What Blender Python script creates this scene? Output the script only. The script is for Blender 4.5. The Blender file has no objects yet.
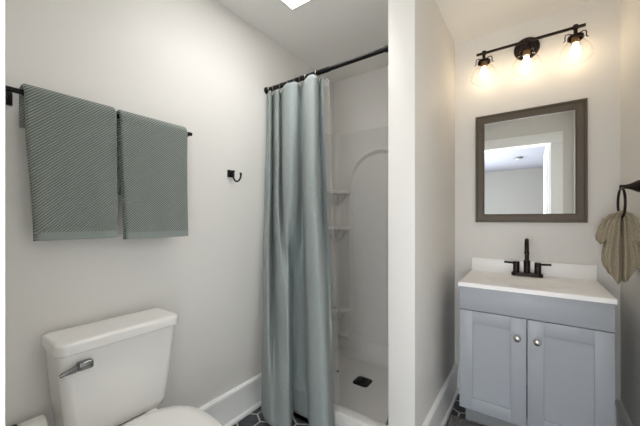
import bpy, bmesh, math, random
from math import sin, cos, pi, radians
from mathutils import Vector, Matrix

random.seed(7)
SC = bpy.context.scene
COL = SC.collection

# ------------------------------------------------------------------ camera
TH = radians(35.25)          # the lens looks this far left of the depth axis
FOC = 298.0                  # focal length in pixels of a 640 wide frame
HC = 1.185                   # lens height
cd = bpy.data.cameras.new('camera')
cd.sensor_width = 36.0
cd.lens = FOC / 640 * 36
cd.shift_y = (219 - 213) / 640.0
cd.clip_start = 0.005
cam = bpy.data.objects.new('camera', cd)
cam.location = (0, 0, HC)
cam.rotation_euler = (pi / 2, 0, TH)
COL.objects.link(cam)
SC.camera = cam

# ------------------------------------------------------------------ world, lights, exposure
SC.view_settings.view_transform = 'Standard'
SC.view_settings.look = 'None'
SC.view_settings.gamma = 1.0
SC.view_settings.use_curve_mapping = False
SC.view_settings.exposure = 1.24
SC.cycles.use_denoising = True
SC.cycles.max_bounces = 12
SC.cycles.diffuse_bounces = 9
SC.cycles.transparent_max_bounces = 16
SC.cycles.sample_clamp_indirect = 6.0
w = bpy.data.worlds.new('world')
w.use_nodes = True
w.node_tree.nodes['Background'].inputs[0].default_value = (0.75, 0.86, 1.0, 1)
w.node_tree.nodes['Background'].inputs[1].default_value = 1.0
SC.world = w

P_PANEL = 2.7                # ceiling lamp, emission strength
P_BULB = 8.0                # vanity bulbs, emission strength
P_HALL = 120.0                # added side fill at the next room's invented window (watts)
P_PANEL_DOWN = 1.15          # the ceiling lamp's downward beam (watts)
P_LOW = 20.0                 # added low fill facing the doorway, unseen in the mirror (watts)
P_POINT_FILL = 15.0            # added point fill in the next room (watts)


def area(name, loc, rot, sx, sy, power, col):
    l = bpy.data.lights.new(name, 'AREA')
    l.shape = 'RECTANGLE'
    l.size, l.size_y = sx, sy
    l.energy = power
    l.color = col
    o = bpy.data.objects.new(name, l)
    o.location = loc
    o.rotation_euler = rot
    COL.objects.link(o)
    return o


area('side_fill', (-2.16, -1.9, 1.45), (0, radians(-90), 0), 1.2, 1.5, P_HALL, (0.86, 0.93, 1.0))  # added cool fill, set at an invented window out of view
area('low_fill', (-0.25, -4.20, 0.66), (radians(90), 0, 0), 2.4, 0.86, P_LOW, (0.90, 0.95, 1.0))  # added fill, placed low so the mirror does not show it
pl = bpy.data.lights.new('point_fill', 'POINT')     # added fill behind the camera, no lamp is known there
pl.energy = P_POINT_FILL
pl.shadow_soft_size = 0.16
pl.color = (0.92, 0.96, 1.0)
po = bpy.data.objects.new('point_fill', pl)
po.location = (0.02, -1.05, 0.92)
COL.objects.link(po)

# ------------------------------------------------------------------ dimensions
XL, XR = -1.425, 0.392        # left and right wall
YB = 2.228                    # back wall
YF = 0.065                    # inner face of the front wall
ZC = HC + 1.21                # ceiling
XP0, XP1, YP = -0.557, -0.428, 1.352   # partition
DX0, DX1, DZ = -0.586, 0.1855, 2.07    # door opening


# ------------------------------------------------------------------ materials
def lin(c):
    c = c / 255.0
    return c / 12.92 if c <= 0.04045 else ((c + 0.055) / 1.055) ** 2.4


def rgb(r, g, b):
    return (lin(r), lin(g), lin(b), 1)


class NT:
    def __init__(self, name):
        self.m = bpy.data.materials.new(name)
        self.m.use_nodes = True
        self.t = self.m.node_tree
        self.b = self.t.nodes['Principled BSDF']

    def n(self, kind, **kw):
        nd = self.t.nodes.new(kind)
        for k, v in kw.items():
            setattr(nd, k, v)
        return nd

    def l(self, a, b):
        self.t.links.new(a, b)

    def math(self, op, a, b=None, c=None):
        nd = self.n('ShaderNodeMath', operation=op)
        for i, v in enumerate((a, b, c)):
            if v is None:
                continue
            if isinstance(v, (int, float)):
                nd.inputs[i].default_value = v
            else:
                self.l(v, nd.inputs[i])
        return nd.outputs[0]

    def ramp(self, fac, stops):
        nd = self.n('ShaderNodeValToRGB')
        e = nd.color_ramp.elements
        while len(e) < len(stops):
            e.new(0.5)
        for el, (p, c) in zip(e, stops):
            el.position = p
            el.color = c
        self.l(fac, nd.inputs[0])
        return nd.outputs[0]

    def bump(self, h, strength, dist):
        nd = self.n('ShaderNodeBump')
        nd.inputs['Strength'].default_value = strength
        nd.inputs['Distance'].default_value = dist
        self.l(h, nd.inputs['Height'])
        self.l(nd.outputs[0], self.b.inputs['Normal'])

    def coord(self):
        return self.n('ShaderNodeTexCoord').outputs['Object']

    def noise(self, vec, scale, detail=2.0):
        nd = self.n('ShaderNodeTexNoise')
        nd.inputs['Scale'].default_value = scale
        nd.inputs['Detail'].default_value = detail
        self.l(vec, nd.inputs['Vector'])
        return nd.outputs[0]


def simple(name, col, rough=0.5, metal=0.0, nscale=40.0, var=0.04, bump=0.0, coat=0.0):
    m = NT(name)
    v = m.coord()
    f = m.noise(v, nscale, 3)
    lo = tuple(c * (1 - var) for c in col[:3]) + (1,)
    hi = tuple(min(1, c * (1 + var)) for c in col[:3]) + (1,)
    m.l(m.ramp(f, [(0.3, lo), (0.7, hi)]), m.b.inputs['Base Color'])
    m.b.inputs['Roughness'].default_value = rough
    m.b.inputs['Metallic'].default_value = metal
    m.b.inputs['Coat Weight'].default_value = coat
    if bump:
        m.bump(f, 0.3, bump)
    return m.m


M_WALL = simple('wall_paint', rgb(226, 223, 218), 0.55, 0, 260, 0.012, 0.0004)
M_CEIL = simple('ceiling_paint', rgb(238, 236, 232), 0.8, 0, 200, 0.012, 0.0004)
M_TRIM = simple('trim_paint', rgb(248, 248, 246), 0.35, 0, 30, 0.01)
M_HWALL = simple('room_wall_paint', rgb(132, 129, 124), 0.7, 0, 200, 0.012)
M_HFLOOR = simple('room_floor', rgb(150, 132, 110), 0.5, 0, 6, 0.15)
M_BLACK = simple('matte_black_metal', rgb(26, 24, 25), 0.38, 0.6, 60, 0.1)
M_BRONZE = simple('oil_rubbed_bronze', rgb(44, 34, 30), 0.36, 0.7, 60, 0.1)
M_CHROME = simple('chrome', rgb(128, 128, 128), 0.16, 1.0, 60, 0.02)
M_NICKEL = simple('brushed_nickel', rgb(190, 186, 178), 0.25, 1.0, 200, 0.05)
M_CERAMIC = simple('white_ceramic', rgb(228, 226, 222), 0.08, 0, 10, 0.008, 0, 0.4)
M_SEAT = simple('white_seat_plastic', rgb(232, 230, 226), 0.2, 0, 10, 0.008)
M_ACRYL = simple('shower_acrylic', rgb(214, 211, 206), 0.22, 0, 12, 0.01)
M_CAB = simple('grey_cabinet_paint', rgb(166, 170, 176), 0.42, 0, 30, 0.012)
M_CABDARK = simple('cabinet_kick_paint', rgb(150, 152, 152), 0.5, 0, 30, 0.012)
M_TOP = simple('cultured_marble', rgb(252, 250, 248), 0.28, 0, 9, 0.01, 0, 0.1)
M_FRAME = simple('mirror_frame_paint', rgb(88, 77, 64), 0.45, 0.1, 120, 0.05)
M_BRASS = simple('socket_brass', rgb(150, 120, 84), 0.35, 0.6, 50, 0.05)
M_PAPER = simple('toilet_paper', rgb(240, 238, 234), 0.95, 0, 160, 0.02, 0.0005)
M_DRAIN = simple('drain_black', rgb(14, 14, 14), 0.4, 0.3, 90, 0.1)
M_PLASTIC = simple('white_plastic', rgb(220, 220, 218), 0.4, 0, 30, 0.01)
M_GREY = simple('grey_plastic', rgb(120, 120, 122), 0.5, 0, 30, 0.02)


def mat_mirror():
    m = NT('silvered_glass')
    v = m.coord()
    f = m.noise(v, 3.0)
    m.l(m.ramp(f, [(0, rgb(236, 238, 238)), (1, rgb(240, 242, 242))]), m.b.inputs['Base Color'])
    m.b.inputs['Metallic'].default_value = 1
    m.b.inputs['Roughness'].default_value = 0.01
    return m.m


M_MIRROR = mat_mirror()


def mat_emit(name, col, strength):
    m = NT(name)
    m.b.inputs['Base Color'].default_value = (0.9, 0.9, 0.9, 1)
    m.b.inputs['Emission Color'].default_value = col
    m.b.inputs['Emission Strength'].default_value = strength
    return m.m


M_PANEL = mat_emit('lamp_diffuser', (1.0, 0.985, 0.965, 1), P_PANEL)
M_BULB = mat_emit('bulb_glow', (1.0, 0.80, 0.55, 1), P_BULB)


def mat_glass(name, tint, f0, rough=0.02):
    """thin clear glass: lets light straight through, mirrors a little at the rim"""
    m = NT(name)
    t = m.t
    t.nodes.remove(m.b)
    tr = m.n('ShaderNodeBsdfTransparent')
    tr.inputs[0].default_value = tint
    gl = m.n('ShaderNodeBsdfGlossy')
    gl.inputs['Roughness'].default_value = rough
    lw = m.n('ShaderNodeLayerWeight')
    lw.inputs[0].default_value = f0
    mx = m.n('ShaderNodeMixShader')
    m.l(m.math('MULTIPLY', lw.outputs['Fresnel'], 0.35), mx.inputs[0])
    m.l(tr.outputs[0], mx.inputs[1])
    m.l(gl.outputs[0], mx.inputs[2])
    m.l(mx.outputs[0], t.nodes['Material Output'].inputs[0])
    return m.m


M_GLASS = mat_glass('clear_shade_glass', (0.985, 0.98, 0.97, 1), 0.12)


def mat_liner():
    m = NT('frosted_liner')
    m.b.inputs['Roughness'].default_value = 0.25
    f = m.noise(m.coord(), 9.0)
    m.l(m.ramp(f, [(0.3, rgb(214, 213, 210)), (0.7, rgb(226, 225, 222))]), m.b.inputs['Base Color'])
    m.b.inputs['Alpha'].default_value = 0.16
    return m.m


M_LINER = mat_liner()


def mat_towel(name, dark, light, period=0.0080, slope=0.95):
    """terry with raised diagonal ribs running up to the right"""
    m = NT(name)
    v = m.coord()
    s = m.n('ShaderNodeSeparateXYZ')
    m.l(v, s.inputs[0])
    wob = m.noise(v, 22.0, 2)
    k = 2 * pi / period
    # phase across the ribs
    ph = m.math('ADD', m.math('MULTIPLY', s.outputs[2], k * 0.82),
                m.math('MULTIPLY', s.outputs[1], -k * 0.82 * slope))
    ph = m.math('ADD', ph, m.math('MULTIPLY', wob, 1.6))
    si = m.math('SINE', ph)
    fine = m.noise(v, 420.0, 2)
    h = m.math('ADD', m.math('MULTIPLY_ADD', si, 0.38, 0.5), m.math('MULTIPLY_ADD', fine, 0.5, -0.25))
    m.l(m.ramp(h, [(0.15, dark), (0.85, light)]), m.b.inputs['Base Color'])
    m.b.inputs['Roughness'].default_value = 0.95
    m.b.inputs['Sheen Weight'].default_value = 0.15
    m.bump(h, 0.8, 0.003)
    return m.m


M_TOWEL = mat_towel('sage_ribbed_terry', rgb(90, 97, 93), rgb(156, 163, 156))
M_HEM = simple('sage_towel_hem', rgb(138, 145, 141), 0.9, 0, 500, 0.08, 0.001)
M_HAND = simple('taupe_terry', rgb(158, 147, 126), 0.95, 0, 260, 0.28, 0.004)


def mat_curtain():
    m = NT('chambray_linen')
    v = m.n('ShaderNodeUVMap').outputs[0]
    mp = m.n('ShaderNodeMapping')
    mp.inputs['Scale'].default_value = (900, 30, 1)
    m.l(v, mp.inputs[0])
    a = m.noise(mp.outputs[0], 1.0, 2)
    mp2 = m.n('ShaderNodeMapping')
    mp2.inputs['Scale'].default_value = (40, 1100, 1)
    m.l(v, mp2.inputs[0])
    b = m.noise(mp2.outputs[0], 1.0, 2)
    f = m.math('MULTIPLY_ADD', m.math('ADD', a, b), 0.5, 0.0)
    m.l(m.ramp(f, [(0.3, rgb(124, 133, 132)), (0.7, rgb(163, 171, 169))]), m.b.inputs['Base Color'])
    m.b.inputs['Roughness'].default_value = 0.85
    m.b.inputs['Sheen Weight'].default_value = 0.1
    m.bump(f, 0.35, 0.001)
    return m.m


M_CURTAIN = mat_curtain()


def mat_hex():
    """dark slate hexagons with pale grout"""
    m = NT('slate_hexagon_tile')
    v = m.coord()
    mp = m.n('ShaderNodeMapping')
    cell = 0.125
    mp.inputs['Scale'].default_value = (1 / cell, 1 / cell, 1)
    mp.inputs['Location'].default_value = (0.21 + 40, 0.37 + 40, 0)
    m.l(v, mp.inputs[0])
    s = m.n('ShaderNodeSeparateXYZ')
    m.l(mp.outputs[0], s.inputs[0])
    x, y = s.outputs[0], s.outputs[1]
    r3 = math.sqrt(3)

    def part(ox, oy):
        gx = m.math('SUBTRACT', m.math('FLOORED_MODULO', m.math('SUBTRACT', x, ox), 1.0), 0.5)
        gy = m.math('SUBTRACT', m.math('FLOORED_MODULO', m.math('SUBTRACT', y, oy), r3), r3 / 2)
        ax, ay = m.math('ABSOLUTE', gx), m.math('ABSOLUTE', gy)
        return m.math('MAXIMUM', ax, m.math('ADD', m.math('MULTIPLY', ax, 0.5), m.math('MULTIPLY', ay, r3 / 2)))
    d = m.math('MINIMUM', part(0, 0), part(0.5, r3 / 2))
    g = m.math('GREATER_THAN', d, 0.5 - 0.032)
    n = m.noise(v, 24.0, 5)
    slate = m.ramp(n, [(0.25, rgb(48, 49, 54)), (0.75, rgb(84, 85, 90))])
    mx = m.n('ShaderNodeMix', data_type='RGBA')
    m.l(g, mx.inputs['Factor'])
    m.l(slate, mx.inputs['A'])
    mx.inputs['B'].default_value = rgb(205, 204, 200)
    m.l(mx.outputs['Result'], m.b.inputs['Base Color'])
    m.b.inputs['Roughness'].default_value = 0.5
    m.bump(m.math('SUBTRACT', 1.0, g), 0.4, 0.002)
    return m.m


M_HEX = mat_hex()
M_RUG = simple('charcoal_pile', rgb(122, 118, 116), 1.0, 0, 380, 0.5, 0.004)


# ------------------------------------------------------------------ mesh helpers
def link(name, me, mat, parent=None, smooth=35):
    o = bpy.data.objects.new(name, me)
    COL.objects.link(o)
    if mat:
        me.materials.append(mat)
    if smooth:
        for p in me.polygons:
            p.use_smooth = True
        me.set_sharp_from_angle(angle=radians(smooth))
    if parent:
        b = ROOTS[parent.name]
        me.transform(Matrix.Translation(-b))
        o.parent = parent
        ROOTS[o.name] = b
    else:
        # own origin at the bottom centre of the thing
        vs = [v.co for v in me.vertices]
        c = Vector(((min(v.x for v in vs) + max(v.x for v in vs)) / 2,
                    (min(v.y for v in vs) + max(v.y for v in vs)) / 2,
                    min(v.z for v in vs)))
        me.transform(Matrix.Translation(-c))
        o.location = c
        ROOTS[o.name] = c
    return o


ROOTS = {}


def tag(o, label, cat, group=None):
    o['label'] = label
    o['category'] = cat
    if group:
        o['group'] = group
    return o


def thing(name, label, cat, loc, group=None):
    o = bpy.data.objects.new(name, None)
    o.empty_display_size = 0.05
    o.location = loc
    COL.objects.link(o)
    ROOTS[o.name] = Vector(loc)
    return tag(o, label, cat, group)


class MB:
    """collects shapes given in room coordinates; build() links them as one mesh object"""

    def __init__(self):
        self.bm = bmesh.new()

    def box(self, x0, x1, y0, y1, z0, z1, bev=0.0, seg=2, rot=None):
        g = bmesh.ops.create_cube(self.bm, size=1.0)['verts']
        mat = Matrix.Translation(((x0 + x1) / 2, (y0 + y1) / 2, (z0 + z1) / 2))
        if rot is not None:
            mat = mat @ rot
        mat = mat @ Matrix.Diagonal((x1 - x0, y1 - y0, z1 - z0, 1))
        bmesh.ops.transform(self.bm, matrix=mat, verts=g)
        if bev:
            es = list({e for v in g for e in v.link_edges})
            bmesh.ops.bevel(self.bm, geom=es, offset=bev, segments=seg, profile=0.5, affect='EDGES')
        return self

    def loft(self, rings, cap0=True, cap1=True, closed=True):
        bm = self.bm
        vr = [[bm.verts.new(p) for p in r] for r in rings]
        n = len(vr[0])
        for a, b in zip(vr, vr[1:]):
            for i in range(n if closed else n - 1):
                j = (i + 1) % n
                bm.faces.new((a[i], a[j], b[j], b[i]))
        if cap0 and closed:
            bm.faces.new(list(reversed(vr[0])))
        if cap1 and closed:
            bm.faces.new(vr[-1])
        return self

    def tube(self, pts, rad, n=12, closed=False):
        pts = [Vector(p) for p in pts]
        m = len(pts)
        rr = rad if isinstance(rad, (list, tuple)) else [rad] * m
        rings = []
        up = None
        for i, p in enumerate(pts):
            if closed:
                t = (pts[(i + 1) % m] - pts[i - 1]).normalized()
            else:
                t = (pts[min(i + 1, m - 1)] - pts[max(i - 1, 0)]).normalized()
            if up is None:
                up = Vector((0, 0, 1)) if abs(t.z) < 0.9 else Vector((1, 0, 0))
            a = t.cross(up).normalized()
            up = a.cross(t).normalized()
            rings.append([p + rr[i] * (cos(2 * pi * k / n) * a + sin(2 * pi * k / n) * up) for k in range(n)])
        if closed:
            rings.append(rings[0])
            bm = self.bm
            vr = [[bm.verts.new(q) for q in r] for r in rings[:-1]]
            for i in range(m):
                A, B = vr[i], vr[(i + 1) % m]
                for k in range(n):
                    j = (k + 1) % n
                    bm.faces.new((A[k], A[j], B[j], B[k]))
        else:
            self.loft(rings)
        return self

    def lathe(self, c, prof, n=32, axis='Z', flip=1, cap=True):
        """prof: list of (radius, height along the axis)"""
        c = Vector(c)
        rings = []
        for r, h in prof:
            ring = []
            for k in range(n):
                a = 2 * pi * k / n
                u, v = max(r, 1e-5) * cos(a), max(r, 1e-5) * sin(a)
                h2 = h * flip
                q = {'Z': (u, v, h2), 'X': (h2, u, v), 'Y': (u, h2, v)}[axis]
                ring.append(c + Vector(q))
            rings.append(ring)
        self.loft(rings, cap, cap)
        return self

    def build(self, name, mat, parent=None, smooth=35):
        bm = self.bm
        bmesh.ops.recalc_face_normals(bm, faces=bm.faces)
        me = bpy.data.meshes.new(name)
        bm.to_mesh(me)
        bm.free()
        return link(name, me, mat, parent, smooth)


def struct(name, mb, mat, smooth=30):
    o = mb.build(name, mat, None, smooth)
    o['kind'] = 'structure'
    return o


def dup(root, loc, label=None):
    r = root.copy()
    COL.objects.link(r)
    r.location = loc
    if label:
        r['label'] = label
    for ch in list(root.children):
        c = ch.copy()
        COL.objects.link(c)
        c.parent = r
        for g in list(ch.children):
            d = g.copy()
            COL.objects.link(d)
            d.parent = c
    return r


def rrect(cx, cy, hx, hy, r, z, n=6):
    """rounded rectangle ring in plan"""
    r = min(r, hx, hy)
    pts = []
    for qx, qy, a0 in ((1, 1, 0), (-1, 1, 90), (-1, -1, 180), (1, -1, 270)):
        for k in range(n + 1):
            a = radians(a0 + 90 * k / n)
            pts.append(Vector((cx + qx * (hx - r) + r * cos(a), cy + qy * (hy - r) + r * sin(a), z)))
    return pts


def catmull(P, t):
    n = len(P) - 1
    f = min(max(t, 0), 1) * n
    i = min(int(f), n - 1)
    u = f - i
    p0, p1, p2, p3 = P[max(i - 1, 0)], P[i], P[i + 1], P[min(i + 2, n)]
    return 0.5 * ((2 * p1) + (p2 - p0) * u + (2 * p0 - 5 * p1 + 4 * p2 - p3) * u * u + (3 * p1 - p0 - 3 * p2 + p3) * u ** 3)


def plan(px, y):
    """where the sight line through that column crosses depth y (used to size the folds)"""
    u = (px - 320) / FOC
    dx, dy = -sin(TH) + u * cos(TH), cos(TH) + u * sin(TH)
    return Vector((dx * y / dy, y, 0))


# ------------------------------------------------------------------ the setting
T = 0.12
struct('floor', MB().box(XL - T, XR + T, -0.06, YB + T, -0.1, 0.0), M_HEX)
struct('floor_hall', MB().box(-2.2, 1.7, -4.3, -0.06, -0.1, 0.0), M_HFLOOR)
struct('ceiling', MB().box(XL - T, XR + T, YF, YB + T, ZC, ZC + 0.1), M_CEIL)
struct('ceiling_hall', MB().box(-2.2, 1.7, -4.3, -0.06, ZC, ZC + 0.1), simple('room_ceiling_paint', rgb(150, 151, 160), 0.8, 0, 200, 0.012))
struct('wall_left', MB().box(XL - T, XL, YF, YB, 0, ZC), M_WALL)
struct('wall_back', MB().box(XL - T, XR + T, YB, YB + T, 0, ZC), M_WALL)
struct('wall_right', MB().box(XR, XR + T, YF, YB, 0, ZC), M_WALL)
struct('wall_partition', MB().box(XP0, XP1, YP, YB, 0, ZC, 0.004), M_WALL)
wf = MB()
wf.box(-2.2, DX0 - 0.02, -0.06, YF, 0, ZC)
wf.box(DX1 + 0.02, 1.7, -0.06, YF, 0, ZC)
wf.box(DX0 - 0.02, DX1 + 0.02, -0.06, YF, DZ + 0.02, ZC)
struct('wall_front', wf, M_WALL)
hf = MB()      # far wall, opened low for the invented window
hf.box(-2.2, -1.5, -4.42, -4.3, 0, ZC)
hf.box(1.0, 1.7, -4.42, -4.3, 0, ZC)
hf.box(-1.5, 1.0, -4.42, -4.3, 0, 0.2)
hf.box(-1.5, 1.0, -4.42, -4.3, 1.12, ZC)
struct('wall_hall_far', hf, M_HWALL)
wl = MB()
for (a, b, c, d) in ((-1.5, -1.44, 0.2, 1.12), (0.94, 1.0, 0.2, 1.12), (-1.44, 0.94, 0.2, 0.26), (-1.44, 0.94, 1.06, 1.12), (-0.27, -0.23, 0.26, 1.06)):
    wl.box(a, b, -4.40, -4.34, c, d, 0.004)
struct('added_window_2', wl, M_TRIM)  # frame of a made-up window, added to go with the low fill
hw = MB()      # hall side wall with a hole for the invented window
hw.box(-2.32, -2.2, -4.3, -2.7, 0, ZC)
hw.box(-2.32, -2.2, -1.1, -0.06, 0, ZC)
hw.box(-2.32, -2.2, -2.7, -1.1, 0, 0.8)
hw.box(-2.32, -2.2, -2.7, -1.1, 2.1, ZC)
struct('wall_hall_left', hw, M_HWALL)
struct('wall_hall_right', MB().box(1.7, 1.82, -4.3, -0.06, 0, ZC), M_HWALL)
wn = MB()
for (a, b, c, d) in ((-2.7, -2.64, 0.8, 2.1), (-1.16, -1.1, 0.8, 2.1), (-2.64, -1.16, 0.8, 0.86), (-2.64, -1.16, 2.04, 2.1), (-2.64, -1.16, 1.43, 1.47)):
    wn.box(-2.29, -2.23, a, b, c, d, 0.004)
struct('added_window_1', wn, M_TRIM)  # frame of a made-up window, added to go with the side fill

# door lining and casings
jb = MB()
jb.box(DX0 - 0.02, DX0, -0.06, YF, 0, DZ + 0.02)
jb.box(DX1, DX1 + 0.02, -0.06, YF, 0, DZ + 0.02)
jb.box(DX0, DX1, -0.06, YF, DZ, DZ + 0.02)
jb.box(DX1 - 0.012, DX1, -0.02, 0.015, 0, DZ)
struct('trim_1', jb, M_TRIM)
CW = 0.115
cs = MB()
for y0, y1 in ((YF, YF + 0.02), (-0.08, -0.06)):
    cs.box(DX0 - CW, DX0, y0, y1, 0, DZ, 0.003)
    cs.box(DX1, DX1 + CW, y0, y1, 0, DZ, 0.003)
    cs.box(DX0 - CW, DX1 + CW, y0, y1, DZ, DZ + 0.118, 0.003)
struct('trim_2', cs, M_TRIM)


def base_profile(h=0.175, shoe=True):
    # (offset from the wall, height)
    p = [(0, 0), (0.030, 0), (0.030, 0.010), (0.026, 0.018), (0.016, 0.023), (0.015, 0.030),
         (0.015, h - 0.035), (0.020, h - 0.031), (0.020, h - 0.010), (0.012, h), (0, h)]
    return p


def run(mb, a, b, nrm, h):
    a, b, nrm = Vector(a), Vector(b), Vector(nrm)
    prof = base_profile(h)
    rings = [[q + nrm * o + Vector((0, 0, z)) for o, z in prof] for q in (a, b)]
    mb.loft(rings)


m = MB(); run(m, (XL, YF + 0.02, 0), (XL, 1.366, 0), (1, 0, 0), 0.19); struct('baseboard_left', m, M_TRIM, 25)
m = MB(); run(m, (XP1, YP, 0), (XP1, YB, 0), (1, 0, 0), 0.19)
run(m, (XP0 - 0.0, YP, 0), (XP1 + 0.03, YP, 0), (0, -1, 0), 0.19); struct('baseboard_partition', m, M_TRIM, 25)
m = MB(); run(m, (XR, YF + 0.02, 0), (XR, YB, 0), (-1, 0, 0), 0.22); struct('baseboard_right', m, M_TRIM, 25)
m = MB(); run(m, (XP1 + 0.03, YB, 0), (XR - 0.03, YB, 0), (0, -1, 0), 0.19); struct('baseboard_back', m, M_TRIM, 25)
m = MB(); run(m, (XL + 0.03, YF, 0), (DX0 - CW, YF, 0), (0, 1, 0), 0.19); struct('baseboard_front', m, M_TRIM, 25)

# door leaf, swung open into the next room
dl = MB()
dl.box(DX1 - 0.036, DX1 - 0.001, -0.80, -0.068, 0.012, DZ - 0.004, 0.002)
for z0, z1 in ((0.25, 0.95), (1.10, 1.90)):
    dl.box(DX1 - 0.040, DX1 - 0.034, -0.68, -0.20, z0, z1, 0.003)
door = struct('door_1', dl, M_TRIM)
for z in (0.25, 1.05, 1.72):
    MB().box(DX1 - 0.006, DX1 + 0.006, -0.078, -0.062, z, z + 0.09, 0.002).build('hinge', M_NICKEL, door)
MB().lathe((DX1 - 0.04, -0.74, 0.95), [(0.03, 0), (0.03, 0.008), (0.01, 0.012), (0.01, 0.035), (0.026, 0.045), (0.026, 0.06), (0.0, 0.068)], 24, 'X', -1).build('door_handle', M_NICKEL, door)

# ------------------------------------------------------------------ shower stall
SX0, SX1 = XL, XP0
SYB = YB - 0.04
st = thing('shower_stall', 'pale moulded shower stall with arched back panel behind the curtain', 'shower stall', ((SX0 + SX1) / 2, 1.8, 0))
CY0, CY1, CH, FL = 1.372, 1.444, 0.139, 0.067
pan = MB()
# tray floor, curb, and upstands with a coved foot
pan.box(SX0 + 0.002, SX1 - 0.002, CY0, YB - 0.002, 0.001, FL - 0.004)
prof = [(CY0, 0.001), (CY0, CH - 0.012), (CY0 + 0.004, CH - 0.003), (CY0 + 0.012, CH), (CY1 - 0.014, CH), (CY1 - 0.004, CH - 0.004),
        (CY1 + 0.003, CH - 0.016), (CY1 + 0.012, FL + 0.012), (CY1 + 0.03, FL + 0.001), (CY1 + 0.05, FL - 0.004), (CY1 + 0.05, 0.001)]
pan.loft([[Vector((x, y, z)) for y, z in prof] for x in (SX0 + 0.002, SX1 - 0.002)])
# floor dished to the drain, rising to the side upstands
DRX, DRY = -0.945, 1.845
NX, NY = 40, 40
up = 0.19
gx0, gx1, gy0, gy1 = SX0 + 0.036, SX1 - 0.036, CY1 + 0.012, SYB - 0.002
rows = []
for j in range(NY + 1):
    row = []
    for i in range(NX + 1):
        x = gx0 + (gx1 - gx0) * i / NX
        y = gy0 + (gy1 - gy0) * j / NY
        e = min(x - gx0, gx1 - x, gy1 - y)
        e = max(e, 0)
        cove = 0.0
        R = 0.075
        if e < R:
            q = 1 - e / R
            cove = (up - FL) * (1 - math.sqrt(max(0, 1 - q * q)))
        d = math.hypot(x - DRX, y - DRY)
        row.append(Vector((x, y, FL + 0.012 * min(1, d / 0.4) - 0.006 + cove)))
    rows.append(row)
pan.loft(rows, closed=False)
pan.build('shower_tray', M_ACRYL, st, 50)

# back panel: one moulded sheet with an arched recess
AX, AR, AZ0, AZS = -0.985, 0.245, 0.20, HC + 0.29
TOPZ = 1.905


def arch_sd(x, z):
    dx = abs(x - AX)
    if z > AZS:
        return math.hypot(dx, (z - AZS) * 1.0) - AR
    return dx - AR


def smooth(a, b, v):
    t = min(max((v - a) / (b - a), 0), 1)
    return t * t * (3 - 2 * t)


bp = MB()
NX, NZ = 150, 220
rows = []
for j in range(NZ + 1):
    row = []
    for i in range(NX + 1):
        x = SX0 + 0.03 + (SX1 - SX0 - 0.06) * i / NX
        z = up - 0.006 + (TOPZ - up + 0.006) * j / NZ
        dep = 0.022 * (1 - smooth(-0.012, 0.010, arch_sd(x, z)))
        dep -= 0.004 * math.exp(-((arch_sd(x, z) - 0.012) / 0.010) ** 2)
        foot = 0.016 * (1 - smooth(0.0, 0.035, z - up))
        row.append(Vector((x, SYB + dep - foot, z)))
    rows.append(row)
rows.append([Vector((p.x, YB - 0.004, TOPZ + 0.004)) for p in rows[-1]])
bp.loft(rows, closed=False)
bp.build('back_panel', M_ACRYL, st, 60)
for s, xw in ((1, SX0), (-1, SX1)):
    sp = MB()
    a, b = (xw + 0.003, xw + 0.036) if s > 0 else (xw - 0.036, xw - 0.003)
    sp.box(a, b, CY1 + 0.004, SYB + 0.012, up - 0.03, TOPZ, 0.006)
    sp.build('side_panel', M_ACRYL, st)
    # moulded corner column with three shelves
    cx = xw + s * 0.036
    col = MB()
    ring = []
    pr = []
    for k in range(9):
        a = radians(90 * k / 8)
        pr.append((0.062 * (1 - sin(a)), 0.062 * (1 - cos(a))))
    ringz = []
    for z in (up - 0.004, TOPZ):
        ringz.append([Vector((cx + s * u_, SYB - v_, z)) for u_, v_ in pr] + [Vector((cx, SYB + 0.004, z))])
    col.loft(ringz)
    col.build('corner_column', M_ACRYL, st, 60)
    for zt in (HC + 0.240, HC - 0.062, HC - 0.745):
        sh = MB()
        RX, RY = 0.158, 0.15
        rings = []
        for f_, dz in ((0.03, -0.135), (0.30, -0.118), (0.52, -0.088), (0.66, -0.055), (0.72, -0.034), (0.97, -0.030), (1.0, -0.024), (1.0, -0.006), (0.97, 0.0)):
            rg = [Vector((cx, SYB + 0.003, zt + dz))]
            for k in range(15):
                a = radians(90 * k / 14)
                # front flattened between a quarter disc and a chord
                rr = 0.72 + 0.28 * abs(cos(2 * a)) ** 0.7
                rg.append(Vector((cx + s * RX * f_ * rr * cos(a), SYB + 0.003 - RY * f_ * rr * sin(a), zt + dz)))
            rings.append(rg)
        sh.loft(rings)
        sh.build('corner_shelf', M_ACRYL, st, 40)
dr = MB()
dr.loft([rrect(DRX, DRY, h, h, 0.024, FL - 0.004 + z_, 6) for h, z_ in ((0.056, 0), (0.056, 0.005), (0.051, 0.008))])
dc = dr.build('drain_cover', M_DRAIN, st)
dc['label'] = 'square black drain grate'
sl = MB()
for k in range(5):
    sl.box(DRX - 0.03, DRX + 0.03, DRY - 0.030 + k * 0.015 - 0.002, DRY - 0.030 + k * 0.015 + 0.002, FL + 0.004, FL + 0.0062, 0.0008)
sl.build('slot', M_BLACK, dc)

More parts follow.
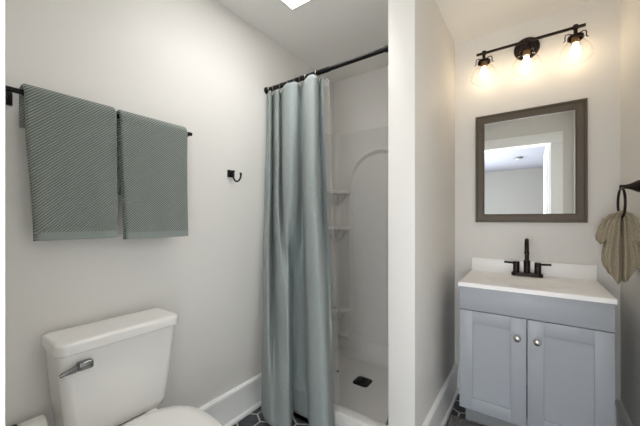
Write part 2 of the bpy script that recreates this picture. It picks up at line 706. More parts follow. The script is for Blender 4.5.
# ------------------------------------------------------------------ curtain rod, rings, curtain, liner
RY_, RZ_ = 1.400, HC + 0.845
rod = thing('curtain_rod', 'black tension rod stretched across the top of the shower opening', 'curtain rod', (XL, RY_, RZ_))
MB().tube([(XL + 0.02, RY_, RZ_), (-0.925, RY_, RZ_)], 0.0145, 20).build('outer_tube', M_BLACK, rod)
MB().tube([(-0.93, RY_, RZ_), (XP0 - 0.02, RY_, RZ_)], 0.0120, 20).build('inner_tube', M_BLACK, rod)
for x, s in ((XL, 1), (XP0, -1)):
    MB().lathe((x, RY_, RZ_), [(0.021, 0.001), (0.021, 0.012), (0.017, 0.018), (0.017, 0.03), (0.0, 0.03)], 24, 'X', s).build('end_cap', M_BLACK, rod)

CP = [  # fold points: column and depth at the top, two heights between, and the hem
    ((266.0, 1.425), (264.0, 1.390), (263.0, 1.340), (261.5, 1.235)),
    ((268.5, 1.380), (266.5, 1.345), (265.0, 1.290), (265.0, 1.200)),
    ((271.0, 1.385), (270.0, 1.345), (269.0, 1.285), (270.0, 1.185)),
    ((272.6, 1.432), (272.5, 1.410), (273.0, 1.360), (275.0, 1.190)),
    ((275.0, 1.390), (275.0, 1.360), (277.0, 1.310), (281.0, 1.185)),
    ((278.5, 1.388), (278.5, 1.345), (282.0, 1.285), (286.5, 1.195)),
    ((281.0, 1.432), (282.0, 1.400), (287.0, 1.280), (290.5, 1.225)),
    ((284.0, 1.380), (284.5, 1.330), (289.8, 1.305), (292.5, 1.300)),
    ((290.5, 1.366), (290.0, 1.315), (291.5, 1.385), (294.0, 1.360)),
    ((297.0, 1.388), (296.0, 1.345), (297.0, 1.412), (299.0, 1.362)),
    ((301.0, 1.435), (302.0, 1.405), (304.0, 1.410), (306.0, 1.360)),
    ((304.5, 1.392), (305.0, 1.350), (307.0, 1.360), (309.0, 1.330)),
    ((308.0, 1.368), (308.0, 1.305), (309.5, 1.280), (310.5, 1.245)),
    ((313.5, 1.368), (315.0, 1.300), (318.0, 1.258), (320.0, 1.225)),
    ((317.5, 1.395), (320.0, 1.335), (324.5, 1.285), (327.5, 1.235)),
    ((319.5, 1.436), (323.0, 1.390), (328.0, 1.340), (331.5, 1.275)),
    ((323.0, 1.398), (327.5, 1.365), (331.0, 1.345), (333.5, 1.320)),
]
HEM, TOPC = 0.045, RZ_ - 0.022
NU, NV = 260, 90


cm = MB()
MEAN = [sum(c[k][1] for c in CP) / len(CP) for k in range(4)]
DEEP = (1.25, 1.5, 1.35, 1.1)
PL = [[plan(q[0], MEAN[k] + DEEP[k] * (q[1] - MEAN[k])) for k, q in enumerate(c)] for c in CP]
VS = (0.0, 0.38, 0.62, 1.0)
NRING = 10
rows = []
uvs = []
for j in range(NV + 1):
    v = j / NV
    # along each fold, a smooth line through its four points
    k = 0 if v < VS[1] else 1 if v < VS[2] else 2
    tv = (k + (v - VS[k]) / (VS[k + 1] - VS[k])) / 3
    P = [catmull(c, tv) for c in PL]
    row = []
    for i in range(NU + 1):
        u = i / NU
        p = catmull(P, u)
        sag = 0.005 * (1 - abs(cos(pi * u * 9))) * (1 - v) ** 6
        z = TOPC + (HEM - TOPC) * v - sag
        # soft creases across the cloth
        p = p + Vector((0, 1, 0)) * (0.006 * sin(7 * v + 11 * u) * sin(3.1 * v * 5 + 5 * u) * smooth(0.02, 0.3, v) * (1 - 0.6 * v))
        # the slanting crease in the wide middle panel
        cr = math.exp(-((u - (0.52 - 0.10 * (v - 0.42) / 0.2)) / 0.03) ** 2) * math.exp(-((v - 0.42) / 0.10) ** 2)
        p = p + Vector((0, 1, 0)) * (0.016 * cr)
        z += 0.010 * sin(pi * 2.2 * u + 0.4) * v ** 8
        if z < 0.2 and p.y > 1.362:
            p.y = 1.362
        row.append(Vector((p.x, p.y, z)))
    rows.append(row)
cm.loft(rows, closed=False)
cu = cm.build('shower_curtain', M_CURTAIN, None, 0)
for p in cu.data.polygons:
    p.use_smooth = True
uvl = cu.data.uv_layers.new(name='UVMap')
for lp in cu.data.loops:
    j, i = divmod(lp.vertex_index, NU + 1)
    uvl.data[lp.index].uv = (i / NU, j / NV)
so = cu.modifiers.new('thickness', 'SOLIDIFY')
so.thickness = 0.0018
so.offset = 0
tag(cu, 'dusty blue linen shower curtain gathered at the left of the rod', 'shower curtain')

ln = MB()
rows = []
for j in range(61):
    v = j / 60
    row = []
    for i in range(81):
        u = i / 80
        x = -1.382 + u * (plan(329.0 + 10.0 * v, 1.462 + 0.020 * v).x + 1.382)
        y = 1.462 + 0.020 * smooth(0.0, 1.0, v) + 0.010 * sin(u * 26) * (0.3 + 0.7 * v)
        row.append(Vector((x, y, RZ_ - 0.02 + (0.105 - RZ_) * v)))
    rows.append(row)
ln.loft(rows, closed=False)
li = ln.build('curtain_liner', M_LINER, None, 0)
for p in li.data.polygons:
    p.use_smooth = True
so = li.modifiers.new('thickness', 'SOLIDIFY')
so.thickness = 0.0006
tag(li, 'frosted clear liner hanging behind the blue shower curtain', 'curtain liner')
MB().lathe((-0.915, 1.474, 0.30), [(0.008, 0), (0.008, 0.003), (0.0, 0.003)], 16, 'Y', 1).build('magnet', M_GREY, li)

ringx = [plan(px, RY_).x for px in (270.5, 274.5, 281.5, 288.5, 296.0, 301.5, 306.5, 317.5)]
rlab = ['leftmost wire curtain ring, by the wall end of the rod', 'second wire curtain ring from the wall end of the rod',
        'third wire curtain ring from the wall end of the rod', 'fourth wire curtain ring from the wall end of the rod',
        'fourth wire curtain ring from the open end of the curtain', 'third wire curtain ring from the open end of the curtain',
        'second wire curtain ring from the open end of the curtain', 'rightmost wire curtain ring, at the open end of the curtain']
r0 = None
for k, x in enumerate(ringx):
    if r0 is None:
        pts = []
        for a in range(28):
            t = 2 * pi * a / 28
            pts.append((x, RY_ + 0.0185 * sin(t), RZ_ - 0.006 + 0.023 * cos(t)))
        r0 = MB().tube(pts, 0.0013, 8, True).build('curtain_ring', M_NICKEL)
        tag(r0, rlab[0], 'curtain ring', 'wire curtain rings on the rod')
        o = r0
    else:
        o = dup(r0, r0.location + Vector((x - ringx[0], 0, 0)), rlab[k])
    o.rotation_euler = (0, 0, radians((k * 37) % 23 - 11))

# ------------------------------------------------------------------ ceiling lamp
lx1, ly1 = -1.112, 1.300
LS, LT = 0.30, 0.60
cl = thing('ceiling_light', 'bright white lamp flush with the ceiling left of the curtain rod', 'ceiling light', (lx1 + LS / 2, ly1 - LT / 2, ZC - 0.02))
fr = MB()
for a, b, c, d in ((lx1 - 0.006, lx1, ly1 - LT - 0.006, ly1 + 0.006), (lx1 + LS, lx1 + LS + 0.006, ly1 - LT - 0.006, ly1 + 0.006),
                   (lx1, lx1 + LS, ly1, ly1 + 0.006), (lx1, lx1 + LS, ly1 - LT - 0.006, ly1 - LT)):
    fr.box(a, b, c, d, ZC - 0.012, ZC - 0.0005)
fr.build('frame', M_PLASTIC, cl)
MB().box(lx1, lx1 + LS, ly1 - LT, ly1, ZC - 0.010, ZC - 0.001).build('diffuser', M_PANEL, cl)
pd = area('panel_beam', (lx1 + LS / 2, ly1 - LT / 2, ZC - 0.0105), (0, 0, 0), LS, LT, P_PANEL_DOWN, (1.0, 0.985, 0.965))
pd.data.spread = radians(125)

# ------------------------------------------------------------------ towel bar and bath towels
BX, BZ = -1.352, HC + 0.413
tb = thing('towel_bar', 'matte black towel bar on the wall above the toilet', 'towel bar', (XL, 0.51, BZ))
MB().tube([(BX, 0.184, BZ), (BX, 0.826, BZ)], 0.0085, 16).build('bar', M_BLACK, tb)
for y in (0.197, 0.812):
    pl = MB().box(XL + 0.0005, XL + 0.010, y - 0.024, y + 0.024, BZ - 0.034, BZ + 0.014, 0.003)
    pl = pl.build('wall_plate', M_BLACK, tb)
    MB().tube([(XL + 0.008, y, BZ - 0.012), (XL + 0.035, y, BZ - 0.008), (BX, y, BZ)], [0.012, 0.009, 0.010], 16).build('post', M_BLACK, pl)


def sheet(path, yl, yr, thick, ny=50, wave=0.0, seed=0.0, roll=0.006, span=1.0):
    """a thick cloth following path [(x, z)], left and right edges from yl(s), yr(s); rounded selvedges"""
    n = len(path)
    pts = [Vector((x, 0, z)) for x, z in path]
    nor = []
    for i in range(n):
        t = (pts[min(i + 1, n - 1)] - pts[max(i - 1, 0)]).normalized()
        nor.append(Vector((-t.z, 0, t.x)))
    rings = []
    for i in range(n):
        s = i / (n - 1)
        a, b = yl(s), yr(s)
        ring = []
        for side in (1, -1):
            for k in range(ny + 1):
                f = k / ny if side > 0 else 1 - k / ny
                y = a + (b - a) * f
                e = min(f, 1 - f) * (b - a)
                th = thick / 2 * math.sqrt(max(0.04, 1 - max(0, 1 - e / roll) ** 2))
                wv = wave * (sin(f * 9 + seed) + 0.6 * sin(f * 17 + 2.1 * seed)) * smooth(0.45, 0.0, s * span)
                ring.append(Vector((pts[i].x + wv, y, pts[i].z)) + nor[i] * th * side)
        rings.append(ring)
    return MB().loft(rings)


def drape_path(xf, xb, zbot, ztop, zback):
    """up the front, over the bar, down the back"""
    R = (xf - xb) / 2
    xc = (xf + xb) / 2
    zc = ztop - R * 0.8
    p = []
    N = 40
    for i in range(N):
        t = i / N
        # the cloth hangs a touch closer to the wall lower down
        p.append((xf - 0.006 * sin(pi * t), zbot + (zc - zbot) * t))
    for i in range(13):
        a = pi * i / 12
        p.append((xc + R * cos(a), zc + R * 0.8 * sin(a)))
    for i in range(1, 13):
        p.append((xb, zc + (zback - zc) * i / 12))
    return p


def bath_towel(label, yL0, yL1, yR0, yR1, zt, zb, zback, seed):
    xf, xb = BX + 0.026, BX - 0.028
    tw = thing('bath_towel', label, 'towel', (BX, (yL0 + yR0) / 2, zb), 'sage bath towels on the black bar')
    P = drape_path(xf, xb, zb, zt, zback)
    fl = lambda s: yL1 + (yL0 - yL1) * smooth(0, 0.75, s)
    fr_ = lambda s: yR1 + (yR0 - yR1) * smooth(0, 0.75, s) - 0.006 * smooth(0.6, 0.8, s)
    sheet(P, fl, fr_, 0.016, 60, 0.004, seed).build('outer_layer', M_TOWEL, tw, 60)
    P2 = drape_path(xf - 0.0125, xb + 0.0145, zb - 0.006, zt - 0.008, zback + 0.03)
    f2 = lambda s: fl(s) - 0.006 * (1 - smooth(0.3, 0.7, s)) + 0.003
    g2 = lambda s: fr_(s) - 0.012
    sheet(P2, f2, g2, 0.009, 50, 0.003, seed + 1.3).build('inner_layer', M_TOWEL, tw, 60)
    hp = [(P[0][0] + 0.0008, zb - 0.004 + 0.026 * i / 6) for i in range(7)]
    h = sheet(hp, lambda s: yL1 + 0.001, lambda s: yR1 - 0.001, 0.0185, 60, 0.004, seed, 0.006, 0.02).build('hem', M_HEM, tw, 60)
    h['label'] = 'flat pale hem along the bottom'
    return tw


bath_towel('left sage green ribbed bath towel, folded over the bar end nearer the door', 0.230, 0.259, 0.493, 0.500, HC + 0.434, HC - 0.067, HC + 0.305, 0.3)
bath_towel('right sage green ribbed bath towel, folded over the bar end nearer the shower', 0.505, 0.525, 0.789, 0.794, HC + 0.431, HC - 0.076, HC + 0.10, 1.9)

# ------------------------------------------------------------------ robe hook
HY, HZ = 1.112, HC + 0.262
hk = thing('robe_hook', 'small black robe hook on the wall between towels and curtain', 'hook', (XL, HY, HZ))
MB().box(XL + 0.0005, XL + 0.010, HY - 0.021, HY + 0.021, HZ - 0.021, HZ + 0.021, 0.003).build('wall_plate', M_BLACK, hk)
pts = [(XL + 0.008, HY, HZ + 0.004), (XL + 0.024, HY, HZ + 0.004), (XL + 0.030, HY, HZ - 0.004)]
for i in range(13):
    a = radians(180 + 200 * i / 12)
    pts.append((XL + 0.062 + 0.032 * cos(a), HY, HZ - 0.014 + 0.034 * sin(a)))
MB().tube(pts, [0.008, 0.008, 0.0065] + [0.0048] * 11 + [0.006, 0.0065], 14).build('hook_arm', M_BLACK, hk)
MB().tube([(XL + 0.008, HY, HZ + 0.006), (XL + 0.034, HY, HZ + 0.012)], [0.008, 0.007], 14).build('peg', M_BLACK, hk)

# ------------------------------------------------------------------ toilet
TY = 0.498
to = thing('toilet', 'white two-piece toilet with its tank against the left wall', 'toilet', (-1.1, TY, 0))


def rr_ring(x0, x1, y0, y1, r, z):
    return rrect((x0 + x1) / 2, (y0 + y1) / 2, (x1 - x0) / 2, (y1 - y0) / 2, r, z, 7)


def corner_ring(x0, x1, y0, y1, rf, rb, z):
    """plan outline with its own corner radius at the front (x1) and the back (x0)"""
    pts = []
    for cx_, cy_, r, a0 in ((x1 - rf, y1 - rf, rf, 0), (x0 + rb, y1 - rb, rb, 90), (x0 + rb, y0 + rb, rb, 180), (x1 - rf, y0 + rf, rf, 270)):
        for k in range(9):
            a = radians(a0 + 90 * k / 8)
            pts.append(Vector((cx_ + r * cos(a), cy_ + r * sin(a), z)))
    return pts


tk = MB()
rings = []
for z, x0, x1, y0, y1, r in ((0.405, -1.375, -1.285, 0.375, 0.605, 0.04), (0.408, -1.39, -1.268, 0.350, 0.635, 0.04), (0.418, -1.397, -1.252, 0.332, 0.650, 0.036),
                             (0.445, -1.400, -1.245, 0.324, 0.658, 0.032), (0.55, -1.402, -1.240, 0.312, 0.672, 0.030), (0.738, -1.404, -1.233, 0.296, 0.690, 0.028)):
    rings.append(corner_ring(x0, x1, y0, y1, r, 0.012, z))
tk.loft(rings)
tank = tk.build('tank', M_CERAMIC, to, 60)
ld = MB()
rings = []
for z, g in ((0.7384, -0.004), (0.7392, 0.0), (0.742, 0.0015), (0.766, 0.0015), (0.7725, -0.0005), (0.7770, -0.005), (0.7790, -0.013), (0.7795, -0.03)):
    rings.append(corner_ring(-1.408 - g * 0.3, -1.224 + g, 0.289 - g, 0.699 + g, 0.032, 0.014, z))
for rg in rings:            # bowed front
    for p in rg:
        if p.x > -1.3:
            p.x += 0.006 * (1 - ((p.y - TY) / 0.2) ** 2)
ld.loft(rings)
lid = ld.build('tank_lid', M_CERAMIC, to, 60)
for o in (tank, lid):
    wn_ = o.modifiers.new('normals', 'WEIGHTED_NORMAL')
    wn_.keep_sharp = True
lv = MB()
lv.box(-1.236, -1.208, 0.340, 0.384, 0.682, 0.710, 0.007, 3)
lv.lathe((-1.238, 0.362, 0.696), [(0.013, -0.004), (0.013, 0.008), (0.0, 0.008)], 20, 'X', 1)
rings = []
for y, hz, xx in ((0.345, 0.0125, -1.219), (0.33, 0.0115, -1.2165), (0.312, 0.0085, -1.2145), (0.298, 0.007, -1.2135), (0.293, 0.004, -1.2135)):
    rings.append([Vector((xx + 0.006 * cos(2 * pi * k / 12), y, 0.694 - (0.352 - y) * 0.10 + hz * sin(2 * pi * k / 12))) for k in range(12)])
lv.loft(rings)
fl = lv.build('flush_lever', M_CHROME, to)
fl['label'] = 'chrome flush lever'


def egg(x0, x1, hw, z, n=48, pw=2.2):
    """elongated outline: flat-ish at the tank, round at the front"""
    pts = []
    xm = x0 + (x1 - x0) * 0.42
    for k in range(n):
        a = 2 * pi * k / n
        c, s_ = cos(a), sin(a)
        y = hw * math.copysign(abs(s_) ** (2 / pw), s_)
        x = xm + ((x1 - xm) * c if c > 0 else -(xm - x0) * abs(c) ** 0.75)
        pts.append(Vector((x, TY + y, z)))
    return pts


bw = MB()
rings = []
for z, x0, x1, hw_ in ((0.001, -1.30, -0.92, 0.105), (0.02, -1.30, -0.92, 0.105), (0.035, -1.29, -0.93, 0.095), (0.12, -1.27, -0.92, 0.092), (0.20, -1.27, -0.88, 0.105),
                      (0.27, -1.28, -0.81, 0.135), (0.33, -1.29, -0.755, 0.165), (0.37, -1.30, -0.735, 0.180), (0.392, -1.30, -0.730, 0.183), (0.400, -1.295, -0.735, 0.179)):
    rings.append(egg(x0, x1, hw_, z))
for z, x0, x1, hw_ in ((0.398, -1.15, -0.79, 0.125), (0.33, -1.13, -0.81, 0.11), (0.26, -1.08, -0.86, 0.06)):
    rings.append(egg(x0, x1, hw_, z))
bw.loft(rings)
bw.box(-1.385, -1.18, TY - 0.105, TY + 0.105, 0.30, 0.404, 0.02, 3)
bw.build('bowl', M_CERAMIC, to, 50)
se = MB()
o1, i1 = (-1.205, -0.722, 0.186), (-1.12, -0.80, 0.115)
rings = [egg(*i1, 0.405), egg(*o1, 0.405), egg(o1[0] - 0.003, o1[1] + 0.003, 0.189, 0.412), egg(*o1, 0.420), egg(*i1, 0.420), egg(*i1, 0.405)]
se.loft(rings, False, False)
se.build('seat', M_SEAT, to, 50)
sl = MB()
rings = [egg(-1.205, -0.722, 0.186, 0.424), egg(-1.209, -0.718, 0.190, 0.428), egg(-1.209, -0.718, 0.190, 0.436), egg(-1.203, -0.724, 0.184, 0.442), egg(-1.17, -0.77, 0.15, 0.446), egg(-1.06, -0.88, 0.06, 0.4475)]
sl.loft(rings)
sl.build('seat_lid', M_SEAT, to, 50)
for y in (TY - 0.075, TY + 0.075):
    MB().box(-1.222, -1.180, y - 0.02, y + 0.02, 0.403, 0.436, 0.006, 3).build('hinge', M_SEAT, to)

# ------------------------------------------------------------------ toilet paper
PX, PZ = -1.362, 0.470
hp = thing('toilet_paper_holder', 'black toilet paper holder on the wall left of the toilet tank', 'toilet paper holder', (XL, 0.195, PZ))
MB().box(XL + 0.0005, XL + 0.010, 0.190, 0.230, PZ - 0.022, PZ + 0.022, 0.003).build('wall_plate', M_BLACK, hp)
MB().tube([(XL + 0.008, 0.210, PZ), (PX - 0.014, 0.210, PZ), (PX - 0.005, 0.214, PZ), (PX, 0.222, PZ), (PX, 0.296, PZ)], [0.010, 0.009, 0.008, 0.0075, 0.0075], 14).build('arm', M_BLACK, hp)
MB().box(PX - 0.014, PX + 0.014, 0.207, 0.224, PZ - 0.014, PZ + 0.046, 0.005).build('end_post', M_BLACK, hp)
pr_ = MB()
prof = [(0.0195, 0.0), (0.050, 0.0), (0.052, 0.002), (0.052, 0.062), (0.050, 0.064), (0.0195, 0.064), (0.0195, 0.0)]
pr_.lathe((PX, 0.226, PZ - 0.010), prof, 40, 'Y', 1, False)
ro = thing('toilet_paper_roll', 'white toilet paper roll on the black holder beside the tank', 'toilet paper roll', (PX, 0.252, PZ - 0.062))
pr_.build('paper', M_PAPER, ro)
MB().lathe((PX, 0.227, PZ - 0.010), [(0.0195, 0), (0.0195, 0.062), (0.0185, 0.062), (0.0185, 0), (0.0195, 0)], 32, 'Y', 1, False).build('core', simple('cardboard', rgb(150, 122, 90), 0.9), ro)

# ------------------------------------------------------------------ vanity cabinet
VX0, VX1, VY0, VY1 = -0.316, 0.294, 1.762, YB - 0.004
va = thing('vanity_cabinet', 'grey two-door bathroom vanity cabinet under the white sink top', 'cabinet', (-0.011, 2.0, 0))
KB = 0.160
bd = MB()
bd.box(VX0, VX0 + 0.016, VY0 + 0.018, VY1, KB, 0.8235)
bd.box(VX1 - 0.016, VX1, VY0 + 0.018, VY1, KB, 0.8235)
bd.box(VX0 + 0.016, VX1 - 0.016, VY1 - 0.012, VY1, KB, 0.8235)
bd.box(VX0 + 0.016, VX1 - 0.016, VY0 + 0.018, VY1 - 0.012, KB, KB + 0.016)
bd.box(VX0 + 0.016, VX1 - 0.016, VY0 + 0.018, VY0 + 0.036, KB + 0.016, KB + 0.05)
bd.box(VX0 + 0.016, VX1 - 0.016, VY0 + 0.018, VY0 + 0.036, 0.66, 0.8235)
bd.build('cabinet_body', M_CAB, va)
kk = MB()
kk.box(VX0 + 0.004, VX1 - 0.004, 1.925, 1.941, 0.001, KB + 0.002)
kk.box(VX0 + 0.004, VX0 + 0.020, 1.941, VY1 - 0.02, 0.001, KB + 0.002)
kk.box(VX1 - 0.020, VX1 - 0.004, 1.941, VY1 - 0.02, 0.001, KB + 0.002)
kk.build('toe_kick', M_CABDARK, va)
MB().box(VX0, VX1, VY0, VY0 + 0.0175, 0.700, 0.8225, 0.002).build('false_drawer_front', M_CAB, va)
for x0, x1, kx in ((VX0, -0.0165, -0.054), (-0.0125, VX1, 0.0255)):
    d = MB()
    z0, z1 = KB + 0.008, 0.6965
    fw, fh = 0.064, 0.066
    d.box(x0, x0 + fw, VY0, VY0 + 0.0175, z0, z1, 0.0015)
    d.box(x1 - fw, x1, VY0, VY0 + 0.0175, z0, z1, 0.0015)
    d.box(x0 + fw - 0.001, x1 - fw + 0.001, VY0, VY0 + 0.0175, z1 - fh, z1, 0.0015)
    d.box(x0 + fw - 0.001, x1 - fw + 0.001, VY0, VY0 + 0.0175, z0, z0 + fh, 0.0015)
    d.box(x0 + fw - 0.002, x1 - fw + 0.002, VY0 + 0.008, VY0 + 0.016, z0 + fh - 0.002, z1 - fh + 0.002)
    do = d.build('door', M_CAB, va)
    k = MB()
    prof = [(0.009, 0), (0.008, 0.003), (0.006, 0.008), (0.007, 0.013), (0.0135, 0.018), (0.0155, 0.022), (0.014, 0.0265), (0.009, 0.029), (0.0, 0.030)]
    k.lathe((kx, VY0, HC - 0.585), prof, 28, 'Y', -1)
    k.build('knob', M_NICKEL, do)

# sink top with a moulded oval basin
CX0, CX1, CYF, CZ1, CZ0 = -0.321, 0.299, 1.749, 0.847, 0.8238
tp = thing('sink_top', 'white moulded sink top with backsplash on the grey vanity cabinet', 'sink top', (-0.011, 2.0, CZ0))
BXC, BYC, BA, BB = -0.013, 1.965, 0.205, 0.135
t = MB()
NX, NY = 124, 96
rows = []
CYB = YB - 0.003
for j in range(NY + 1):
    row = []
    for i in range(NX + 1):
        x = CX0 + (CX1 - CX0) * i / NX
        y = CYF + (CYB - CYF) * j / NY
        rr = math.hypot((x - BXC) / BA, (y - BYC) / BB)
        z = CZ1
        if rr < 1.0:
            z -= 0.085 * smooth(1.0, 0.15, rr) ** 0.9
        e = min(x - CX0, CX1 - x, y - CYF)
        z -= 0.003 * (1 - smooth(0, 0.006, e))
        row.append(Vector((x, y, z)))
    rows.append(row)
t.loft(rows, closed=False)
# rim sides and underside ring
bm = t.bm
t.loft([[Vector((CX0, CYF, z)), Vector((CX1, CYF, z)), Vector((CX1, CYB, z)), Vector((CX0, CYB, z))] for z in (CZ0, CZ1 - 0.0028)], False, False)
bo = []
rows = []
for f_ in (1.0, 0.5):
    pass
NN = 48
o_, i_ = [], []
for k in range(NN):
    a = 2 * pi * k / NN
    c, s_ = cos(a), sin(a)
    q = min((CX1 - CX0) / 2 / max(abs(c), 1e-6), (CYB - CYF) / 2 / max(abs(s_), 1e-6))
    o_.append(Vector(((CX0 + CX1) / 2 + q * c, (CYF + CYB) / 2 + q * s_, CZ0)))
    i_.append(Vector((BXC + (BA + 0.006) * c, BYC + (BB + 0.006) * s_, CZ0)))
t.loft([o_, i_], False, False)
t.build('counter', M_TOP, tp, 40)
MB().box(CX0, CX1, CYB - 0.020, CYB, CZ1 - 0.002, CZ1 + 0.083, 0.004, 3).build('backsplash', M_TOP, tp)
MB().lathe((BXC, BYC, CZ1 - 0.0845), [(0.024, 0), (0.024, 0.002), (0.018, 0.003), (0.0, 0.003)], 24).build('sink_drain', M_BRONZE, tp)

# faucet
FX, FY, FZ = -0.018, 2.150, CZ1
fa = thing('faucet', 'dark bronze two-handle gooseneck faucet on the white sink top', 'faucet', (FX, FY, FZ))
MB().loft([rrect(FX, FY, 0.0775 - g, 0.0255 - g, 0.024, FZ + h, 8) for h, g in ((0.0005, 0), (0.017, 0), (0.020, 0.003))]).build('base_plate', M_BRONZE, fa)
sp = MB()
sp.lathe((FX, FY, FZ + 0.018), [(0.0165, 0), (0.0165, 0.072), (0.0145, 0.076), (0.012, 0.076)], 24)
pts = [(FX, FY, FZ + 0.085), (FX, FY, FZ + 0.165)]
for i in range(15):
    a = radians(180 * i / 14)
    pts.append((FX, FY - 0.043 + 0.043 * cos(a), FZ + 0.172 + 0.043 * sin(a)))
pts += [(FX, FY - 0.086, FZ + 0.162), (FX, FY - 0.086, FZ + 0.150)]
sp.tube(pts, 0.0108, 18)
spo = sp.build('spout', M_BRONZE, fa)
MB().lathe((FX, FY - 0.086, FZ + 0.138), [(0.0095, 0), (0.0125, 0.001), (0.0125, 0.012), (0.0108, 0.014)], 20).build('aerator', M_BRONZE, spo)
for s in (-1, 1):
    h = MB()
    x = FX + s * 0.0525
    h.lathe((x, FY, FZ + 0.018), [(0.0165, 0), (0.0165, 0.062), (0.0155, 0.0645), (0.0, 0.0645)], 24)
    ho = h.build('handle', M_BRONZE, fa)
    MB().tube([(x + s * 0.012, FY, FZ + 0.073), (x + s * 0.062, FY + 0.002, FZ + 0.075)], [0.0064, 0.0058], 12).build('lever', M_BRONZE, ho)

# ------------------------------------------------------------------ mirror
MX0, MX1, MZ0, MZ1 = -0.299, 0.259, HC - 0.021, HC + 0.674
mi = thing('wall_mirror', 'square mirror in a wide taupe frame above the sink', 'mirror', ((MX0 + MX1) / 2, YB, MZ0))
FWD = 0.052
fm = MB()
prof = [(0, 0.0005), (0, 0.018), (0.004, 0.022), (0.011, 0.022), (0.015, 0.017), (0.019, 0.017), (0.044, 0.013), (0.047, 0.015), (0.052, 0.012), (0.052, 0.0005)]
rings = []
for o_, dp in prof:
    rings.append([Vector((MX0 + o_, YB - dp, MZ0 + o_)), Vector((MX1 - o_, YB - dp, MZ0 + o_)), Vector((MX1 - o_, YB - dp, MZ1 - o_)), Vector((MX0 + o_, YB - dp, MZ1 - o_))])
fm.loft(rings, False, False)
fm.build('frame', M_FRAME, mi, 20)
MB().box(MX0 + FWD - 0.004, MX1 - FWD + 0.004, YB - 0.0085, YB - 0.001, MZ0 + FWD - 0.004, MZ1 - FWD + 0.004).build('mirror_glass', M_MIRROR, mi, 0)

# ------------------------------------------------------------------ vanity light
LBX, LBY, LBZ = -0.020, YB - 0.100, HC + 1.043
vl = thing('vanity_light', 'bronze bar light with three clear glass globes above the mirror', 'wall light', (LBX, YB, LBZ))
MB().lathe((LBX, YB, LBZ), [(0.066, 0.0005), (0.066, 0.014), (0.060, 0.021), (0.040, 0.023), (0.0, 0.023)], 40, 'Y', -1).build('backplate', M_BRONZE, vl)
MB().tube([(LBX - 0.018, YB - 0.02, LBZ), (LBX - 0.018, LBY, LBZ)], 0.007, 14).tube([(LBX + 0.018, YB - 0.02, LBZ), (LBX + 0.018, LBY, LBZ)], 0.007, 14).build('mounting_arm', M_BRONZE, vl)
MB().box(LBX - 0.262, LBX + 0.262, LBY - 0.0065, LBY + 0.0065, LBZ - 0.0065, LBZ + 0.0065, 0.0015).build('bar', M_BRONZE, vl)
for dx in (-0.220, 0.0, 0.220):
    x = LBX + dx
    f = MB()
    f.lathe((x, LBY, LBZ + 0.013), [(0.011, 0), (0.0125, -0.004), (0.0125, -0.022), (0.009, -0.026), (0.009, -0.050), (0.016, -0.054), (0.034, -0.060), (0.036, -0.066), (0.036, -0.076), (0.033, -0.076), (0.032, -0.064), (0.0, -0.062)], 28)
    for s in (-1, 1):
        px_, pz = x, LBZ - 0.038
        pts = [(x + s * 0.012, LBY, LBZ - 0.036), (x + s * 0.030, LBY, LBZ - 0.028), (x + s * 0.042, LBY, LBZ - 0.030), (x + s * 0.045, LBY, LBZ - 0.042), (x + s * 0.044, LBY, LBZ - 0.060), (x + s * 0.052, LBY, LBZ - 0.066)]
        f.tube(pts, 0.0028, 8)
    fo = f.build('shade_holder', M_BRONZE, vl)
    MB().lathe((x, LBY, LBZ - 0.052), [(0.019, 0), (0.019, -0.030), (0.015, -0.034), (0.0, -0.034)], 24).build('socket', M_BRASS, fo)
    g = MB()
    zs = LBZ - 0.060
    prof = [(0.031, 0.0), (0.031, -0.012), (0.040, -0.020), (0.054, -0.036), (0.066, -0.058), (0.073, -0.082), (0.074, -0.098), (0.068, -0.112), (0.054, -0.122), (0.036, -0.127)]
    g.lathe((x, LBY, zs), prof, 48, 'Z', 1, False)
    go = g.build('glass_shade', M_GLASS, vl, 60)
    go['label'] = 'clear glass globe'
    b = MB()
    b.lathe((x, LBY, LBZ - 0.084), [(0.010, 0), (0.012, -0.008), (0.016, -0.022), (0.022, -0.036), (0.0235, -0.050), (0.021, -0.062), (0.013, -0.071), (0.0, -0.074)], 28)
    bo_ = b.build('bulb', M_BULB, vl, 60)
    bo_['label'] = 'glowing bulb'

# ------------------------------------------------------------------ towel ring and hand towel
RGX, RGY, RGZ = 0.334, 1.879, HC + 0.145
tr = thing('towel_ring', 'dark bronze towel ring on the right wall beside the vanity', 'towel ring', (XR, RGY, RGZ))
MB().lathe((XR, RGY, RGZ), [(0.027, 0.0005), (0.027, 0.006), (0.024, 0.010), (0.013, 0.030), (0.009, 0.045), (0.009, 0.064), (0.0, 0.066)], 28, 'X', -1).build('wall_post', M_BRONZE, tr)
RR = 0.067
pts = []
for k in range(40):
    a = 2 * pi * k / 40
    pts.append((RGX, RGY + RR * sin(a), RGZ - 0.006 - RR + RR * cos(a)))
MB().tube(pts, 0.005, 12, True).build('ring', M_BRONZE, tr)

ht = thing('hand_towel', 'taupe hand towel gathered through the ring on the right wall', 'towel', (0.325, 1.875, HC - 0.27))


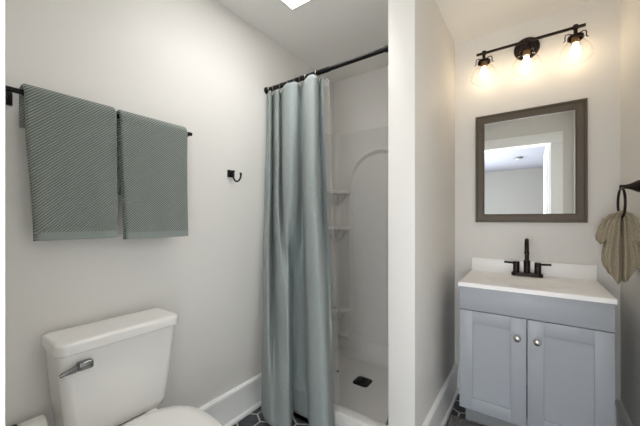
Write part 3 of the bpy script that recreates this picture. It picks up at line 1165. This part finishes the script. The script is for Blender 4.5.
def fall(secs, seed, crease=0.0, tilt=0.0, n=90):
    """one hanging half of the towel; secs: (height, x, y, half depth from the wall, half width along the wall)"""
    rings = []
    m_ = len(secs) - 1
    for q, (z, cx, cy, a, b) in enumerate(secs):
        f = q / m_
        ring = []
        for k in range(n):
            t_ = 2 * pi * k / n
            c, s_ = cos(t_), sin(t_)
            r = 1 + 0.15 * sin(3 * t_ + seed + 0.25 * q) + 0.11 * sin(7 * t_ + 2.3 * seed + 0.2 * q)
            r *= 1 - crease * math.exp(-((t_ - 1.5 * pi) / 0.35) ** 2)
            zz = z + tilt * c * smooth(0.5, 1.0, f) + 0.006 * sin(2 * t_ + seed) * f
            ring.append(Vector((cx + a * r * math.copysign(abs(c) ** 0.8, c), cy + b * r * math.copysign(abs(s_) ** 0.8, s_), zz)))
        rings.append(ring)
    return MB().loft(rings)


zr = RGZ - 0.006 - 2 * RR          # bottom of the ring
Y0 = 1.875
H_ = lambda py: HC - (py - 219) / FOC * 1.34
YA, YB_ = 1.885, 1.868
# room side, then wall side; the towel's outer ends hang shorter on both sides
falls = [
    ('long_fall', 0.4, 0.20, -0.036, [(zr + 0.012, 0.324, Y0, 0.008, 0.022), (zr + 0.004, 0.319, Y0, 0.012, 0.028), (H_(225), 0.313, Y0, 0.017, 0.034), (H_(240), 0.306, Y0, 0.024, 0.040),
                                      (H_(253), 0.301, Y0, 0.029, 0.046), (H_(264), 0.300, Y0, 0.030, 0.048), (H_(272), 0.301, Y0, 0.026, 0.046), (H_(276), 0.302, Y0, 0.018, 0.038)]),
    ('long_fall', 1.7, 0.20, 0.034, [(zr + 0.012, 0.342, Y0, 0.008, 0.022), (zr + 0.004, 0.345, Y0, 0.011, 0.028), (H_(225), 0.348, Y0, 0.014, 0.034), (H_(240), 0.353, Y0, 0.020, 0.042),
                                     (H_(253), 0.358, Y0, 0.025, 0.048), (H_(264), 0.359, Y0, 0.026, 0.050), (H_(271), 0.357, Y0, 0.023, 0.046), (H_(275), 0.355, Y0, 0.015, 0.038)]),
    ('short_fall', 2.2, 0.06, 0.004, [(zr + 0.024, 0.322, YA, 0.006, 0.024), (zr + 0.018, 0.311, YA, 0.012, 0.030), (H_(219), 0.293, YA, 0.017, 0.036), (H_(228), 0.279, YA, 0.020, 0.040),
                                      (H_(236), 0.271, YA, 0.021, 0.042), (H_(241), 0.269, YA, 0.018, 0.038), (H_(243), 0.269, YA, 0.010, 0.026)]),
    ('short_fall', 3.1, 0.06, -0.004, [(zr + 0.024, 0.344, YB_, 0.006, 0.024), (zr + 0.018, 0.352, YB_, 0.010, 0.030), (H_(219), 0.364, YB_, 0.013, 0.036), (H_(228), 0.371, YB_, 0.015, 0.040),
                                       (H_(236), 0.374, YB_, 0.014, 0.042), (H_(241), 0.374, YB_, 0.012, 0.038), (H_(243), 0.374, YB_, 0.007, 0.026)]),
]
for nm, sd_, cr_, ti_, sec_ in falls:
    fall(sec_, sd_, cr_, ti_).build(nm, M_HAND, ht, 70)
fold = []
for k in range(13):
    a = pi * k / 12
    fold.append((RGX - 0.017 * cos(a), Y0, zr + 0.004 + 0.017 * sin(a)))
MB().tube(fold, [0.012] * 13, 20).build('folded_top', M_HAND, ht, 70)

# ------------------------------------------------------------------ bath rug in front of the vanity
rg = MB()
NX, NY = 150, 110
rx0, rx1, ry0, ry1 = XP1 + 0.033, 0.34, 1.36, 1.922
rows = []
for j in range(NY + 1):
    row = []
    for i in range(NX + 1):
        x = rx0 + (rx1 - rx0) * i / NX + random.uniform(-0.0015, 0.0015)
        y = ry0 + (ry1 - ry0) * j / NY + random.uniform(-0.0015, 0.0015)
        edge = min(i, NX - i, j, NY - j)
        z = 0.001 if edge == 0 else 0.010 + 0.009 * random.random() - (0.005 if edge == 1 else 0)
        row.append(Vector((x, y, z)))
    rows.append(row)
rg.loft(rows, closed=False)
tag(rg.build('bath_rug', M_RUG, None, 0), 'charcoal pile bath rug on the floor in front of the vanity', 'rug')

# ------------------------------------------------------------------ the next room, seen in the mirror
sd = thing('smoke_detector', 'round grey detector on the ceiling of the room in the mirror', 'smoke detector', (-0.21, -2.58, ZC - 0.04))
MB().lathe((-0.21, -2.58, ZC), [(0.085, -0.0005), (0.085, -0.022), (0.07, -0.034), (0.0, -0.036)], 32).build('housing', M_GREY, sd)
MB().lathe((-0.21, -2.58, ZC - 0.034), [(0.03, 0), (0.03, -0.004), (0.0, -0.005)], 24).build('sensor_cap', M_PLASTIC, sd)
